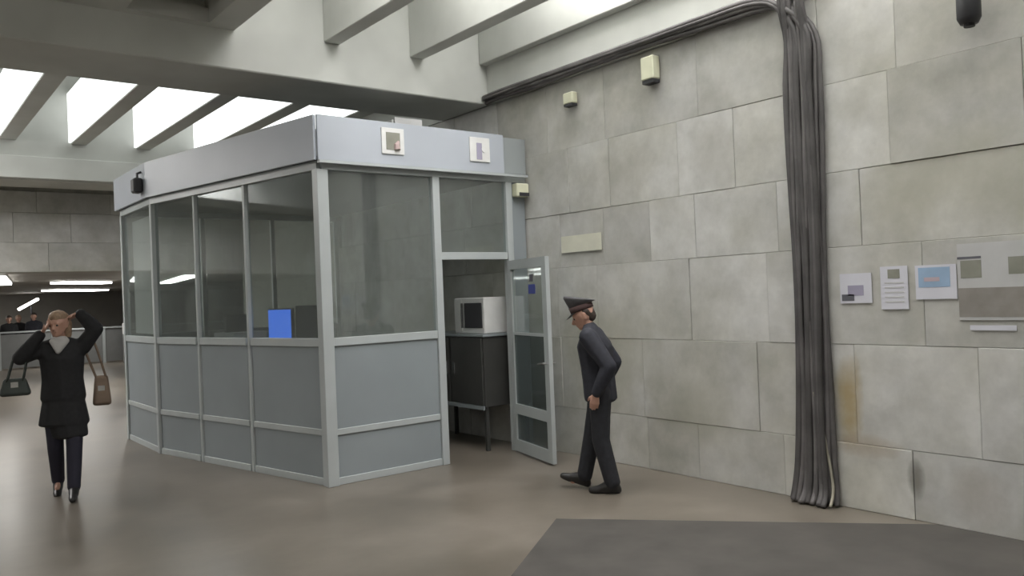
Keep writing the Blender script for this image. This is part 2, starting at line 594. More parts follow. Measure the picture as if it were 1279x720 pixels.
def bay(P, Q, inset=0.045, low=True):
    P2, Q2 = lerp(P, Q, inset / math.dist(P, Q)), lerp(P, Q, 1 - inset / math.dist(P, Q))
    if low:
        seg('bottom_rail', P2, Q2, 0.0, 0.07, 0.06, ALU, K, 0.003)
        seg('mid_rail', P2, Q2, ZM0, ZM1, 0.06, ALU, K, 0.003)
        seg('sill_rail', P2, Q2, ZS0, ZS1, 0.07, ALU, K, 0.003)
        seg('lower_panel', P2, Q2, 0.07, ZM0, 0.03, PANEL, K)
        seg('lower_panel', P2, Q2, ZM1, ZS0, 0.03, PANEL, K)
    seg('window_pane', P2, Q2, ZS1, ZH0, 0.008, GLASS, K)


post(A, 0.115)
post(J1, 0.085)
post(J2, 0.085)
bay(A, J1)
seg('window_pane', (J1[0] + .043, J1[1]), (J2[0] - .043, J2[1]), 2.25, ZH0, 0.008, GLASS, K)
seg('transom_rail', (J1[0] + .043, J1[1]), (J2[0] - .043, J2[1]), 2.17, 2.25, 0.07, ALU, K, 0.003)
seg('side_panel', (J2[0] + .043, J2[1]), E_, 0.0, ZH0, 0.03, PANEL, K)
M1, M2 = lerp(A, B, 0.39), lerp(A, B, 0.70)
for p in (M1, M2):
    post(p, 0.055)
post(B, 0.08)
post(C, 0.08)
for P, Q in ((A, M1), (M1, M2), (M2, B), (B, C)):
    bay(P, Q)
prev = C
for t in (1 / 3, 2 / 3, 1.0):
    q = lerp(C, D, t)
    post(q, 0.06)
    bay(prev, q)
    prev = q
# head rail, fascia, roof
for P, Q in ((A, E_), (A, B), (B, C), (C, D)):
    seg('head_rail', P, Q, ZH0, ZH1, 0.08, ALU, K)
A2, B2, C2, D2 = (3.36, 7.15), (2.665, 10.5), (2.665, 12.09), (5.93, 12.09)
S1, S2 = (5.60, 7.15), (5.945, 7.15)
fas = seg('fascia_panel', A2, S1, ZH1, 3.56, 0.03, FASCIA, K, 0.003, off=0.0)
seg('fascia_panel', (S1[0] + .004, 7.19), (S2[0], 7.19), ZH1 + .01, 3.545, 0.03, FASCIA_SHADE, K, 0.003)
seg('fascia_panel', (A2[0] - .012, A2[1] + .02), B2, ZH1, 3.56, 0.03, FASCIA, K, 0.003)
seg('fascia_panel', B2, C2, ZH1, 3.56, 0.03, FASCIA, K, 0.003)
seg('fascia_panel', C2, D2, ZH1, 3.56, 0.03, FASCIA, K, 0.003)
link('roof', prism_bm([(3.40, 7.18), (5.93, 7.21), (5.93, 12.06), (2.70, 12.06), (2.70, 10.5)], ZH1 + 0.005, ZH1 + 0.05), WOOD, K)
seg('drip_edge', (3.365, 7.145), (5.93, 7.145), ZH1 - .03, ZH1 - .002, 0.05, ALU, K)

# two square pictogram signs on the fascia
y0 = 7.133
sg = thing('sign', (4.17, y0, 3.37), 'square white fascia sign with olive and rose picture, nearer kiosk corner', 'sign')
box('plate', 4.045, 4.305, y0 - .012, y0 - .0005, 3.235, 3.50, WHITE, sg, .003)
box('picture', 4.095, 4.255, y0 - .016, y0 - .012, 3.28, 3.455, OLIVEP, sg)
link('rose_shape', tube_bm([(4.215, y0 - .019, 3.285), (4.21, y0 - .019, 3.33), (4.235, y0 - .019, 3.37)], [.035, .03, .012], 8), ROSEP, sg)
sg = thing('sign', (5.26, y0, 3.37), 'square white fascia sign with dark figure and white dot, above the door', 'sign')
box('plate', 5.125, 5.395, y0 - .012, y0 - .0005, 3.235, 3.50, WHITE, sg, .003)
box('figure', 5.215, 5.285, y0 - .016, y0 - .012, 3.26, 3.44, LILACP, sg)
bm = bmesh.new()
bmesh.ops.create_cone(bm, cap_ends=True, segments=16, radius1=.035, radius2=.035, depth=.006,
                      matrix=Matrix.Translation((5.315, y0 - .016, 3.375)) @ Matrix.Rotation(math.pi / 2, 4, 'X'))
link('dot', bm, WHITE, sg)

# open door leaf: a part of the kiosk
Hn, He = (5.655, 7.19), (5.425, 6.27)
ld = Vector((He[0] - Hn[0], He[1] - Hn[1])).normalized()
LL = math.dist(Hn, He)


def on_leaf(s):
    return (Hn[0] + ld.x * s, Hn[1] + ld.y * s)


bm = bmesh.new()
seg_bm(on_leaf(0), on_leaf(0.08), 0.02, 2.15, 0.045, bm=bm)
seg_bm(on_leaf(LL - 0.10), on_leaf(LL), 0.02, 2.15, 0.045, bm=bm)
for a, b in ((0.02, 0.15), (0.44, 0.55), (2.05, 2.15)):
    seg_bm(on_leaf(0.08), on_leaf(LL - 0.10), a, b, 0.045, bm=bm)
seg_bm(on_leaf(0.08), on_leaf(LL - 0.10), 1.32, 1.35, 0.03, bm=bm)
door = link('door', bm, ALU, K)
seg('door_pane', on_leaf(0.08), on_leaf(LL - .1), 1.35, 2.05, 0.008, GLASS, door)
seg('door_pane', on_leaf(0.08), on_leaf(LL - .1), 0.55, 1.32, 0.008, DGLASS, door)
seg('door_pane', on_leaf(0.08), on_leaf(LL - .1), 0.15, 0.44, 0.008, DGLASS, door)
bm = bmesh.new()
for sgn in (1, -1):
    n = Vector((-ld.y, ld.x)) * sgn
    p = on_leaf(LL - 0.05)
    q = on_leaf(LL - 0.17)
    tube_bm([(p[0], p[1], 1.05), (p[0] + n.x * .06, p[1] + n.y * .06, 1.05)], .012, 8, bm)
    tube_bm([(p[0] + n.x * .06, p[1] + n.y * .06, 1.05), (q[0] + n.x * .06, q[1] + n.y * .06, 1.035)], .013, 8, bm)
tag(link('door_handle', bm, STEEL, door), 'bright steel lever handle')
nn = Vector((-ld.y, ld.x))
# the camera is on the -x side of the leaf
sd = -1 if nn.x > 0 else 1
st = seg('sticker', on_leaf(.50), on_leaf(.66), 1.77, 1.87, .004, EMBLEM, door, off=sd * .008)
seg('sticker', on_leaf(.53), on_leaf(.62), 1.90, 1.98, .004, DARKP, door, off=sd * .008)

sb = thing('alarm_box', (5.86, 7.2, 2.95), 'small pale alarm box at kiosk top right, under the fascia end', 'alarm box')
box('housing', 5.76, 5.935, 7.12, 7.222, 2.88, 3.03, CREAM, sb, .01)
box('grille', 5.79, 5.93, 7.112, 7.121, 2.885, 2.925, DARK, sb)

# roof clutter
rb = thing('cardboard_box', (4.55, 7.8, 3.18), 'small grey box lying on kiosk roof behind the fascia', 'box')
box('carton', 4.42, 4.80, 7.55, 7.9, 3.182, 3.70, PAPER_G, rb, .01)
box('flap', 4.44, 4.78, 7.52, 7.549, 3.60, 3.72, PAPER_G, rb)

# interior
cb = thing('cabinet', (5.66, 7.95, 0), 'dark low cabinet against the stone wall inside kiosk doorway', 'cabinet')
box('body', 5.42, 5.92, 7.42, 8.75, 0.50, 1.30, WOOD, cb, .006)
for lx in (5.44, 5.86):
    for ly in (7.44, 8.68):
        box('leg', lx, lx + .04, ly, ly + .04, 0.0, 0.499, WOOD, cb)
box('worktop', 5.40, 5.93, 7.40, 8.77, 1.30, 1.33, PANEL, cb, .004)
for k in range(2):
    dr = box('cabinet_door', 5.40, 5.419, 7.44 + k * .66, 8.07 + k * .66, 0.52, 1.28, WOOD, cb, .004)
    box('handle', 5.385, 5.40, 8.0 - .02 + k * .14, 8.0 + .02 + k * .14, 0.85, 1.0, STEEL, dr)
box('trim_strip', 5.395, 5.418, 7.43, 8.74, 0.47, 0.515, PANEL, cb)
mw = thing('microwave_oven', (5.65, 7.7, 1.33), 'white microwave oven with dark window on the cabinet in the kiosk', 'microwave oven')
box('casing', 5.45, 5.85, 7.42, 8.02, 1.332, 1.75, WHITE, mw, .012)
box('dark_window', 5.438, 5.449, 7.46, 7.80, 1.40, 1.69, DARK, mw, .003)
box('control_strip', 5.44, 5.449, 7.86, 8.00, 1.36, 1.73, WHITE, mw)
box('handle', 5.415, 5.437, 7.82, 7.84, 1.40, 1.69, STEEL, mw)

dk = thing('desk', (3.6, 9.0, 0), 'grey desk inside kiosk along its long window side', 'desk')
dd = Vector((B[0] - A[0], B[1] - A[1])).normalized()
dn = Vector((dd.y, -dd.x))      # into the kiosk


def inn(s, t):
    return (A[0] + dd.x * s + dn.x * t, A[1] + dd.y * s + dn.y * t)


link('desk_top', prism_bm([inn(.5, .08), inn(3.1, .08), inn(3.1, .75), inn(.5, .75)], 1.16, 1.20, .004), PANEL, dk)
for s in (.55, 1.8, 3.0):
    seg('desk_leg', inn(s, .12), inn(s, .70), 0, 1.16, .04, WOOD, dk)


def monitor(s, t, ang, wd, ht, z, front, label, name='monitor', deep=.04):
    c = inn(s, t)
    r = thing(name, (c[0], c[1], z), label, 'monitor')
    R = Matrix.Translation((c[0], c[1], z)) @ Matrix.Rotation(ang, 4, 'Z')
    def put(nm, x0, x1, y0, y1, z0, z1, m, rr=0.0):
        bm = box_bm(x0, x1, y0, y1, z0, z1, rr)
        bm.transform(R)
        link(nm, bm, m, r)
    put('foot', -.11, .11, -.08, .08, 0, .015, DARK, .004)
    put('neck', -.03, .03, 0.0, .03, .015, .14, DARK)
    put('casing', -wd / 2, wd / 2, -deep / 2, deep / 2, .10, .10 + ht, DARK, .006)
    put('screen', -wd / 2 + .015, wd / 2 - .015, -deep / 2 - .004, -deep / 2 - .0005, .12, .085 + ht, front)
    return r


monitor(1.14, .28, math.radians(-80), .46, .42, 1.201, SCREEN, 'monitor with bright blue screen behind kiosk side window')
monitor(.86, .50, math.radians(-28), .38, .44, 1.201, DARK, 'dark monitor right of the bright blue one in kiosk', deep=.10)

pr = thing('printer', (3.35, 9.3, 1.2), 'pale grey printer with dark slot on the kiosk desk', 'printer')
pc = inn(2.15, .40)
Rp = Matrix.Translation((pc[0], pc[1], 1.201)) @ Matrix.Rotation(math.radians(12), 4, 'Z')
for nm, a, m in (('casing', (-.21, .21, -.22, .22, 0, .26), PAPER_G), ('paper_tray', (-.16, .16, .02, .06, .26, .46), WOOD),
                 ('slot', (-.15, .15, -.226, -.22, .12, .18), DARK), ('panel', (-.214, -.2105, -.15, .1, .12, .21), DARK)):
    bm = box_bm(*a, .006 if nm == 'casing' else 0)
    bm.transform(Rp)
    link(nm, bm, m, pr)

pn = inn(1.30, .03)
n2 = inn(1.40, .03)
tag(seg('paper_note', pn, n2, 2.30, 2.60, .003, PAPER), 'narrow white paper note stuck on kiosk side window', 'note')
tag(seg('window_blind', (2.80, 10.62), (2.80, 11.75), 1.45, 2.95, .02, WHITE), 'pale roller blind strip behind far left kiosk window', 'blind')
sp = thing('spotlight', (2.62, 10.6, 3.2), 'small dark spotlight clipped on kiosk fascia at its far bend', 'spotlight')
box('lamp_body', 2.54, 2.648, 10.55, 10.72, 3.20, 3.38, DARK, sp, .02)
link('bracket', tube_bm([(2.60, 10.63, 3.38), (2.60, 10.63, 3.44), (2.648, 10.63, 3.46)], .015, 6), DARK, sp)

# ------------------------------------------------------------------ cable bundle on the wall
CBN = thing('cable_bundle', (5.9, 3.62, 0), 'thick dark grey cable bundle running down the stone wall', 'cables')
rnd = random.Random(3)
for i in range(20):
    u = (i % 10) / 9 * 2 - 1            # across
    lay = i // 10
    u = u * (1.0 if lay == 0 else 0.75) + rnd.uniform(-.05, .05)
    x = WX - 0.03 - lay * 0.045 - rnd.uniform(0, .015)
    rad = rnd.uniform(.019, .027)
    yc = lambda z: 3.62 - 0.012 * (z - 2) * 0 + .03 * math.exp(-z * 1.2)
    pts = []
    ph = rnd.uniform(0, 6)
    for z in (0.012, .12, .30, .6, 1.0, 1.5, 2.0, 2.5, 3.0, 3.4):
        half = .128 + .06 * math.exp(-z * 3.2) + .012 * z / 3
        wob = .012 * math.sin(ph + z * 2.3)
        pts.append((x - (.10 * math.exp(-z * 9) if lay else .05 * math.exp(-z * 9)) * rnd.uniform(.4, 1.0), yc(z) + u * half + wob, z))
    if i % 5 in (0, 1, 3):              # turns along the wall top towards the beam
        v = (rnd.uniform(-1, 1))
        zz = 4.115 + v * .055
        xx = 5.90 - rnd.uniform(0, .06)
        pts += [(x, 3.62 + u * .13, 3.75), (xx, 3.72 + .05 * v + .06 * u, 4.0), (xx, 3.98, zz - .015), (xx, 4.5, zz)]
        for y in (5.2, 6.0, 6.8, 7.5, 7.80):
            pts.append((xx, y, 4.125 + v * (.05 if y < 7 else .035) + rnd.uniform(-.012, .012)))
    else:
        pts += [(x - .0, 3.62 + u * .125, 3.75), (5.88 - rnd.uniform(0, .05), 3.62 + u * .12, 4.05), (5.88 - .02 * lay, 3.62 + u * .12, 4.52)]
    link('cable', tube_bm(smooth_path(pts, 4), rad, 7), CABLE, CBN, True)
tag(link('cable', tube_bm(smooth_path([(5.80, 3.46, .02), (5.87, 3.47, .15), (5.90, 3.52, .4), (5.875, 3.56, .7), (5.87, 3.6, .9)], 5), .012, 6), CABLE_L, CBN, True), 'thin pale yellowish cable')

# small fittings on the wall
jb = thing('junction_box', (5.94, 6.34, 3.83), 'small cream wall box below ceiling cables, nearer the kiosk', 'wall box')
box('housing', 5.87, 5.952, 6.27, 6.42, 3.78, 3.90, CREAM, jb, .01)
box('base', 5.875, 5.95, 6.28, 6.41, 3.755, 3.781, DARK, jb)
jb = thing('junction_box', (5.94, 5.2, 3.86), 'larger cream wall box with dark underside, nearer the cable bundle', 'wall box')
box('housing', 5.85, 5.952, 5.12, 5.28, 3.77, 3.99, CREAM, jb, .01)
box('base', 5.86, 5.95, 5.13, 5.27, 3.735, 3.771, DARK, jb)
cc = thing('wall_camera', (5.8, 2.3, 3.6), 'dark camera on bracket high on stone wall at upper right', 'camera')
link('housing', tube_bm([(5.80, 2.30, 3.46), (5.80, 2.30, 3.50), (5.80, 2.30, 3.75), (5.80, 2.30, 3.78)], [.055, .075, .075, .05], 14), DARK, cc, True)
link('bracket', tube_bm([(5.80, 2.30, 3.78), (5.80, 2.30, 3.86), (5.955, 2.30, 3.88)], .022, 8), DARK, cc)
link('lens', tube_bm([(5.80, 2.30, 3.465), (5.80, 2.30, 3.44)], .035, 12), BLACK, cc)

# paper notices on the wall (thin sheets with print)
def notice(y0, y1, z0, z1, label, prints, m=PAPER, x=5.951):
    r = thing('notice', (x, (y0 + y1) / 2, z0), label, 'notice', 'notices on the stone wall')
    box('sheet', x - .004, x, y0, y1, z0, z1, m, r)
    for nm, a, b, c, d, pm in prints:    # fractions across (left to right seen from the hall) and up
        ya, yb = y1 + (y0 - y1) * b, y1 + (y0 - y1) * a
        dx = .0065 if nm == 'pink_text' else .0055
        box(nm, x - dx, x - .0042, ya, yb, z0 + (z1 - z0) * c, z0 + (z1 - z0) * d, pm, r)
    return r


notice(3.13, 3.385, 1.60, 1.83, 'lilac white notice with dark smudged picture, next to cable bundle',
       [('picture', .25, .75, .25, .6, LILACP), ('picture', .05, .45, .08, .3, DARKP)])
notice(2.855, 3.06, 1.55, 1.87, 'upright white notice with small olive emblem at its top',
       [('emblem', .28, .72, .72, .93, OLIVEP)] + [('text_line', .15, .85, .6 - k * .11, .63 - k * .11, PAPER_G) for k in range(5)], x=5.9515)
notice(2.515, 2.80, 1.62, 1.865, 'white notice with pale blue picture block, beside the large poster',
       [('picture', .08, .85, .35, .93, BLUEP), ('pink_text', .22, .6, .52, .64, PINKP)], x=5.951)
r = notice(1.86, 2.505, 1.47, 2.00, 'large grey poster with brown lower half at right edge of view',
           [('brown_picture', .0, 1, .04, .42, BROWNP), ('picture', .03, .24, .55, .78, OLIVEP), ('picture', .50, .66, .58, .80, OLIVEP),
            ('picture', .70, .9, .5, .8, PAPER), ('heading', .0, .24, .80, .83, DARKP)], m=PAPER_G)
tag(box('paper_strip', 5.947, 5.951, 2.15, 2.44, 1.40, 1.435, PAPER), 'thin white paper strip just below the large poster', 'note')
tag(box('repair_plate', 5.945, 5.9515, 6.0, 6.62, 2.20, 2.38, mat('pale cream patch', (0.72, 0.71, 0.60), .6)), 'pale cream plate on stone wall between kiosk door and walking guard', 'plate')


# ------------------------------------------------------------------ figures
_ico = bmesh.new()
bmesh.ops.create_icosphere(_ico, subdivisions=2, radius=1)
ICO = [v.co.copy() for v in _ico.verts]
_ico.free()


def V(r):
    return Vector((r, r, r)) if isinstance(r, (int, float)) else Vector(r)


def hull(bm, *balls):
    """convex skin round balls (centre, radius or radii): a tapered limb piece"""
    new = []
    for c, r in balls:
        c, r = Vector(c), V(r)
        for p in ICO:
            new.append(bm.verts.new((c.x + p.x * r.x, c.y + p.y * r.y, c.z + p.z * r.z)))
    res = bmesh.ops.convex_hull(bm, input=new)
    dead = [g for g in res['geom_interior'] + res['geom_unused'] if isinstance(g, bmesh.types.BMVert)]
    bmesh.ops.delete(bm, geom=list(set(dead)), context='VERTS')


def chain(bm, *balls):
    for a, b in zip(balls, balls[1:]):
        hull(bm, a, b)


def fuse(name, bm, voxel, smooth, m, M, parent=None):
    """one continuous smooth skin out of overlapping pieces"""
    me = bpy.data.meshes.new(name)
    bmesh.ops.recalc_face_normals(bm, faces=bm.faces[:])
    bm.to_mesh(me)
    bm.free()
    t = bpy.data.objects.new('tmp', me)
    COL.objects.link(t)
    a = t.modifiers.new('r', 'REMESH')
    a.mode = 'VOXEL'
    a.voxel_size = voxel
    s = t.modifiers.new('s', 'SMOOTH')
    s.iterations = smooth
    s.factor = 0.5
    dg = bpy.context.evaluated_depsgraph_get()
    out = bpy.data.meshes.new_from_object(t.evaluated_get(dg))
    bpy.data.objects.remove(t)
    bpy.data.meshes.remove(me)
    out.transform(M)
    return link_me(name, out, m, parent, True)


def add_hand(bm, wrist, d, across, thumb_side, curl, s=1.0):
    """palm and five fingers: d along the hand, across from little finger to index, curl bends towards the palm side"""
    wrist, d = Vector(wrist), Vector(d).normalized()
    ac = Vector(across)
    ac = (ac - d * ac.dot(d)).normalized()
    pn = d.cross(ac).normalized() * thumb_side
    kn = [wrist + d * l * s + ac * o * s for l, o in ((.080, -.033), (.088, -.011), (.090, .011), (.085, .032))]
    for k in kn:
        hull(bm, (wrist, .022 * s), (k, .0125 * s))
    hull(bm, (kn[0], .0115 * s), (kn[1], .0125 * s))
    hull(bm, (kn[1], .0125 * s), (kn[2], .0125 * s))
    hull(bm, (kn[2], .0125 * s), (kn[3], .0125 * s))
    for k, ln in zip(kn, (.058, .072, .078, .068)):
        p, dirv, a = k, d.copy(), 0
        rr = .0095 * s
        for j, f in enumerate((.45, .32, .25)):
            a += curl * (0.8 if j == 0 else 1.0)
            q = p + (d * math.cos(a) + pn * math.sin(a)) * ln * f * s
            hull(bm, (p, rr), (q, rr * .92))
            p, rr = q, rr * .92
    b0 = wrist + d * .028 * s + ac * .022 * s
    b1 = b0 + (d * .55 + ac * .7 + pn * .3).normalized() * .042 * s
    b2 = b1 + (d * .85 + ac * .2 + pn * .5).normalized() * .034 * s
    chain(bm, (b0, .016 * s), (b1, .0115 * s), (b2, .0095 * s))


def add_head(bm, c, f, upv):
    """c centre of the skull, f where the face looks, upv the crown"""
    f = Vector(f).normalized()
    u = Vector(upv)
    u = (u - f * u.dot(f)).normalized()
    s = f.cross(u)
    c = Vector(c)
    P = lambda a, b, e: c + f * a + u * b + s * e
    hull(bm, (P(-.02, .03, 0), .092), (P(.018, .02, 0), .080), (P(.0, .0, .022), .066), (P(.0, .0, -.022), .066))
    hull(bm, (P(.03, .0, 0), .066), (P(.045, -.075, 0), .040), (P(.062, -.088, 0), .024))
    hull(bm, (P(.01, -.03, .03), .045), (P(.04, -.075, .012), .036))
    hull(bm, (P(.01, -.03, -.03), .045), (P(.04, -.075, -.012), .036))
    hull(bm, (P(.088, .012, 0), .010), (P(.116, -.028, 0), .0125), (P(.095, -.034, 0), .014))      # nose
    hull(bm, (P(.080, .028, .03), .012), (P(.084, .028, -.03), .012))                                # brow
    hull(bm, (P(.086, -.058, .018), .0085), (P(.086, -.058, -.018), .0085))                          # lips
    hull(bm, (P(.084, -.066, .014), .0085), (P(.084, -.066, -.014), .0085))
    for e in (1, -1):                                                                              # ears
        hull(bm, (P(-.012, .016, e * .083), (.016, .016, .016)), (P(-.006, -.03, e * .078), .010))
    return P


def leg(bm, hip, knee, ankle, k=1.0, r=(.088, .058, .040)):
    chain(bm, (hip, r[0] * k), (Vector(hip).lerp(Vector(knee), .5), r[0] * .84 * k), (knee, r[1] * k))
    kn, an = Vector(knee), Vector(ankle)
    chain(bm, (knee, r[1] * k), (kn.lerp(an, .35), r[1] * .95 * k), (ankle, r[2] * k))


def arm(bm, sh, el, wr, k=1.0, r=(.054, .042, .030)):
    chain(bm, (sh, r[0] * k), (Vector(sh).lerp(Vector(el), .5), r[0] * .92 * k), (el, r[1] * k))
    e, w_ = Vector(el), Vector(wr)
    chain(bm, (el, r[1] * k), (e.lerp(w_, .3), r[1] * .98 * k), (wr, r[2] * k))


def shoe(bm, ankle, toe_dir, pitch, L=.19):
    """ankle, flat heading of the toe, toe lift angle"""
    a = Vector(ankle)
    d = Vector((toe_dir[0], toe_dir[1], 0)).normalized()
    dv = d * math.cos(pitch) + Vector((0, 0, math.sin(pitch)))
    uv = Vector((0, 0, math.cos(pitch))) - d * math.sin(pitch)
    heel = a - dv * .045 - uv * .055
    ball = a + dv * (L - .06) - uv * .058
    toe = a + dv * L - uv * .064
    hull(bm, (a + uv * .01, .05), (heel, .034), (a + dv * .05 - uv * .035, .045))
    hull(bm, (a + dv * .04 - uv * .02, .046), (ball, .036), (heel, .034))
    hull(bm, (ball, .040), (toe, .028))


def eyes(P, M, parent):
    for e in (1, -1):
        bm = bmesh.new()
        bmesh.ops.create_icosphere(bm, subdivisions=2, radius=.012, matrix=M @ Matrix.Translation(P(.080, .004, e * .031)))
        link('eye', bm, DARK, parent, True)


def rot(heading, x, y, z=0.0):
    """local +Y is forward"""
    a = math.atan2(heading[1], heading[0]) - math.pi / 2
    return Matrix.Translation((x, y, z)) @ Matrix.Rotation(a, 4, 'Z')


# ---- the guard walking to the kiosk door
M = rot((-0.60, 0.80), 5.04, 5.20)
hipL, hipR = (-.095, -.03, .88), (.095, .0, .88)
kneeL, kneeR = (-.095, -.02, .47), (.09, .085, .475)
ankL, ankR = (-.10, -.11, .09), (.09, .17, .105)
pel, belly, chest, neck = (0, -.02, .94), (0, .0, 1.10), (0, .02, 1.29), (0, .05, 1.44)
shL, shR = (-.185, .04, 1.375), (.185, .04, 1.375)
elL, elR = (-.245, -.14, 1.12), (.245, -.12, 1.12)
wrL, wrR = (-.23, -.02, .89), (.23, .0, .89)
hc = (0, .105, 1.555)
hf = (-.12, .92, -.36)
bm = bmesh.new()
P = add_head(bm, hc, hf, (0, .25, 1))
chain(bm, (neck, .052), ((0, .085, 1.51), .050))
hull(bm, (pel, (.14, .10, .09)), (belly, (.13, .10, .08)))
hull(bm, (belly, (.13, .10, .08)), (chest, (.155, .11, .09)))
hull(bm, (chest, (.155, .11, .09)), (shL, .052), (shR, .052), (neck, .055))
for h, k, a in ((hipL, kneeL, ankL), (hipR, kneeR, ankR)):
    hull(bm, (pel, .09), (h, .085))
    leg(bm, h, k, a)
    hull(bm, (a, .036), (Vector(a) + Vector((0, .11, -.045)), .028))
arm(bm, shL, elL, wrL)
arm(bm, shR, elR, wrR)
add_hand(bm, wrL, (.05, .25, -.95), (0, 1, .2), 1, .35)
add_hand(bm, wrR, (-.05, .25, -.95), (0, 1, .2), -1, .35)
guard = fuse('person', bm, .0065, 4, SKIN, M)
tag(guard, 'person in dark uniform jacket and grey peaked cap walking left by stone wall', 'person')
eyes(P, M, guard)
bm = bmesh.new()
J = 1.16
hull(bm, ((0, -.02, .82), (.19, .15, .05)), ((0, -.01, .98), (.182, .148, .08)))
hull(bm, ((0, -.01, .98), (.182, .148, .08)), (belly, (.178, .150, .08)))
hull(bm, (belly, (.178, .150, .08)), ((0, .015, 1.28), (.20, .162, .09)))
hull(bm, ((0, .015, 1.28), (.20, .162, .09)), (shL, .072), (shR, .072), (neck, .068))
for s_, e_, w_ in ((shL, elL, wrL), (shR, elR, wrR)):
    arm(bm, s_, e_, Vector(w_) + (Vector(e_) - Vector(w_)) * .06, 1.0, (.084, .070, .052))
fuse('jacket', bm, .011, 5, NAVY, M, guard)
bm = bmesh.new()
hull(bm, ((neck[0], neck[1] - .005, 1.43), (.07, .066, .03)), ((0, .075, 1.475), (.064, .062, .012)))
fuse('collar', bm, .008, 3, DARK, M, guard)
bm = bmesh.new()
hull(bm, ((0, -.02, .92), (.155, .115, .06)), (hipL, .098), (hipR, .098))
for h, k, a in ((hipL, kneeL, ankL), (hipR, kneeR, ankR)):
    leg(bm, h, k, Vector(a) + (Vector(k) - Vector(a)) * .03, 1.0, (.108, .082, .072))
fuse('trousers', bm, .011, 4, NAVY_T, M, guard)
for a, tp in ((ankL, 0.0), (ankR, .32)):
    bm = bmesh.new()
    z = Vector(a)
    shoe(bm, z, (0, 1), tp)
    fuse('shoe', bm, .008, 3, SHOEM, M, guard)
# cap: band, flared tilted crown, visor
hf_, hu_ = Vector(hf).normalized(), Vector((0, .25, 1))
hu_ = (hu_ - hf_ * hu_.dot(hf_)).normalized()
hs_ = hf_.cross(hu_)


def ring_loft(name, rings, m, parent, n=28):
    """rings: (forward, up, rx forward, ry sideways, tilt) in the head frame"""
    bm = bmesh.new()
    rr = []
    for fo, uo, a, b, tl in rings:
        row = []
        for k in range(n):
            t = 2 * math.pi * k / n
            p = P(fo + a * math.cos(t), uo + tl * math.cos(t), b * math.sin(t))
            row.append(bm.verts.new(M @ p))
        rr.append(row)
    for x, y in zip(rr, rr[1:]):
        for k in range(n):
            bm.faces.new((x[k], x[(k + 1) % n], y[(k + 1) % n], y[k]))
    bm.faces.new(rr[0][::-1])
    bm.faces.new(rr[-1])
    return link(name, bm, m, parent, True)


cap = ring_loft('cap', [(-.01, .095, .102, .092, .012), (-.014, .125, .114, .106, .035), (-.024, .150, .130, .124, .062), (-.026, .163, .122, .116, .068), (-.024, .170, .07, .065, .04)], GREYCAP, guard)
ring_loft('cap_band', [(-.01, .05, .1065, .0955, .006), (-.01, .10, .1085, .0985, .012)], REDBAND, guard)
bm = bmesh.new()
n = 14
rowi, rowo, rowl = [], [], []
for k in range(n + 1):
    t = -1.15 + 2.3 * k / n
    e = math.cos(t * 1.3) if abs(t) < 1.2 else 0
    rowi.append(bm.verts.new(M @ P(-.01 + .108 * math.cos(t), .056, .098 * math.sin(t))))
    rowo.append(bm.verts.new(M @ P(-.01 + (.108 + .06 * max(e, .02)) * math.cos(t), .056 - .03 * max(e, 0), (.098 + .03 * max(e, .02)) * math.sin(t))))
for k in range(n):
    bm.faces.new((rowi[k], rowi[k + 1], rowo[k + 1], rowo[k]))
bmesh.ops.solidify(bm, geom=bm.faces[:], thickness=.006)
link('visor', bm, SHOEM, guard)
bm = bmesh.new()
hull(bm, (P(-.045, .03, 0), .066), (P(-.055, -.02, 0), .058), (P(-.03, .03, .045), .05), (P(-.03, .03, -.045), .05))
fuse('hair', bm, .008, 2, HAIRD, M, guard)

# ---- the woman in black walking towards the camera, hands at her head
M = rot((-0.25, -0.97), 1.43, 8.86)
hipL, hipR = (-.09, 0, .90), (.09, 0, .90)
kneeL, kneeR = (-.085, .09, .49), (.085, -.02, .49)
ankL, ankR = (-.075, .17, .09), (.09, -.20, .11)
pel, belly, chest, neck = (0, 0, .96), (0, .01, 1.13), (0, .01, 1.33), (0, .02, 1.49)
shL, shR = (-.175, .01, 1.43), (.175, .01, 1.43)
elL, elR = (-.30, .06, 1.60), (.335, .10, 1.36)
wrL, wrR = (-.165, .05, 1.76), (.155, .14, 1.58)
hc = (0.02, .05, 1.655)
bm = bmesh.new()
P = add_head(bm, hc, (.35, .9, -.1), (0.06, .06, 1))
chain(bm, (neck, .05), ((.01, .03, 1.57), .048))
hull(bm, (pel, (.145, .10, .09)), (belly, (.115, .09, .08)))
hull(bm, (belly, (.115, .09, .08)), (chest, (.14, .105, .09)))
hull(bm, (chest, (.14, .105, .09)), (shL, .046), (shR, .046), (neck, .05))
for h, k, a in ((hipL, kneeL, ankL), (hipR, kneeR, ankR)):
    hull(bm, (pel, .09), (h, .08))
    leg(bm, h, k, a, .95)
    hull(bm, (a, .034), (Vector(a) + Vector((0, .11, -.045)), .026))
arm(bm, shL, elL, wrL, .9)
arm(bm, shR, elR, wrR, .9)
add_hand(bm, wrL, (.75, -.15, -.35), (.2, .9, .3), -1, .3, .95)
add_hand(bm, wrR, (-.55, -.15, .75), (-.3, .9, .2), -1, .3, .95)
lady = fuse('person', bm, .0065, 4, SKIN, M)
tag(lady, 'fair-haired person in long black coat at left, hands raised to head', 'person')
eyes(P, M, lady)
bm = bmesh.new()
hull(bm, ((0, .0, .70), (.23, .165, .03)), ((0, 0, .95), (.185, .145, .08)))
hull(bm, ((-.05, .03, .58), (.16, .13, .03)), ((0, 0, .95), (.185, .14, .08)))
hull(bm, ((0, 0, .95), (.205, .155, .08)), (belly, (.185, .14, .08)))
hull(bm, (belly, (.185, .14, .08)), (chest, (.20, .15, .09)))
hull(bm, (chest, (.175, .14, .09)), (shL, .066), (shR, .066), (neck, .064))
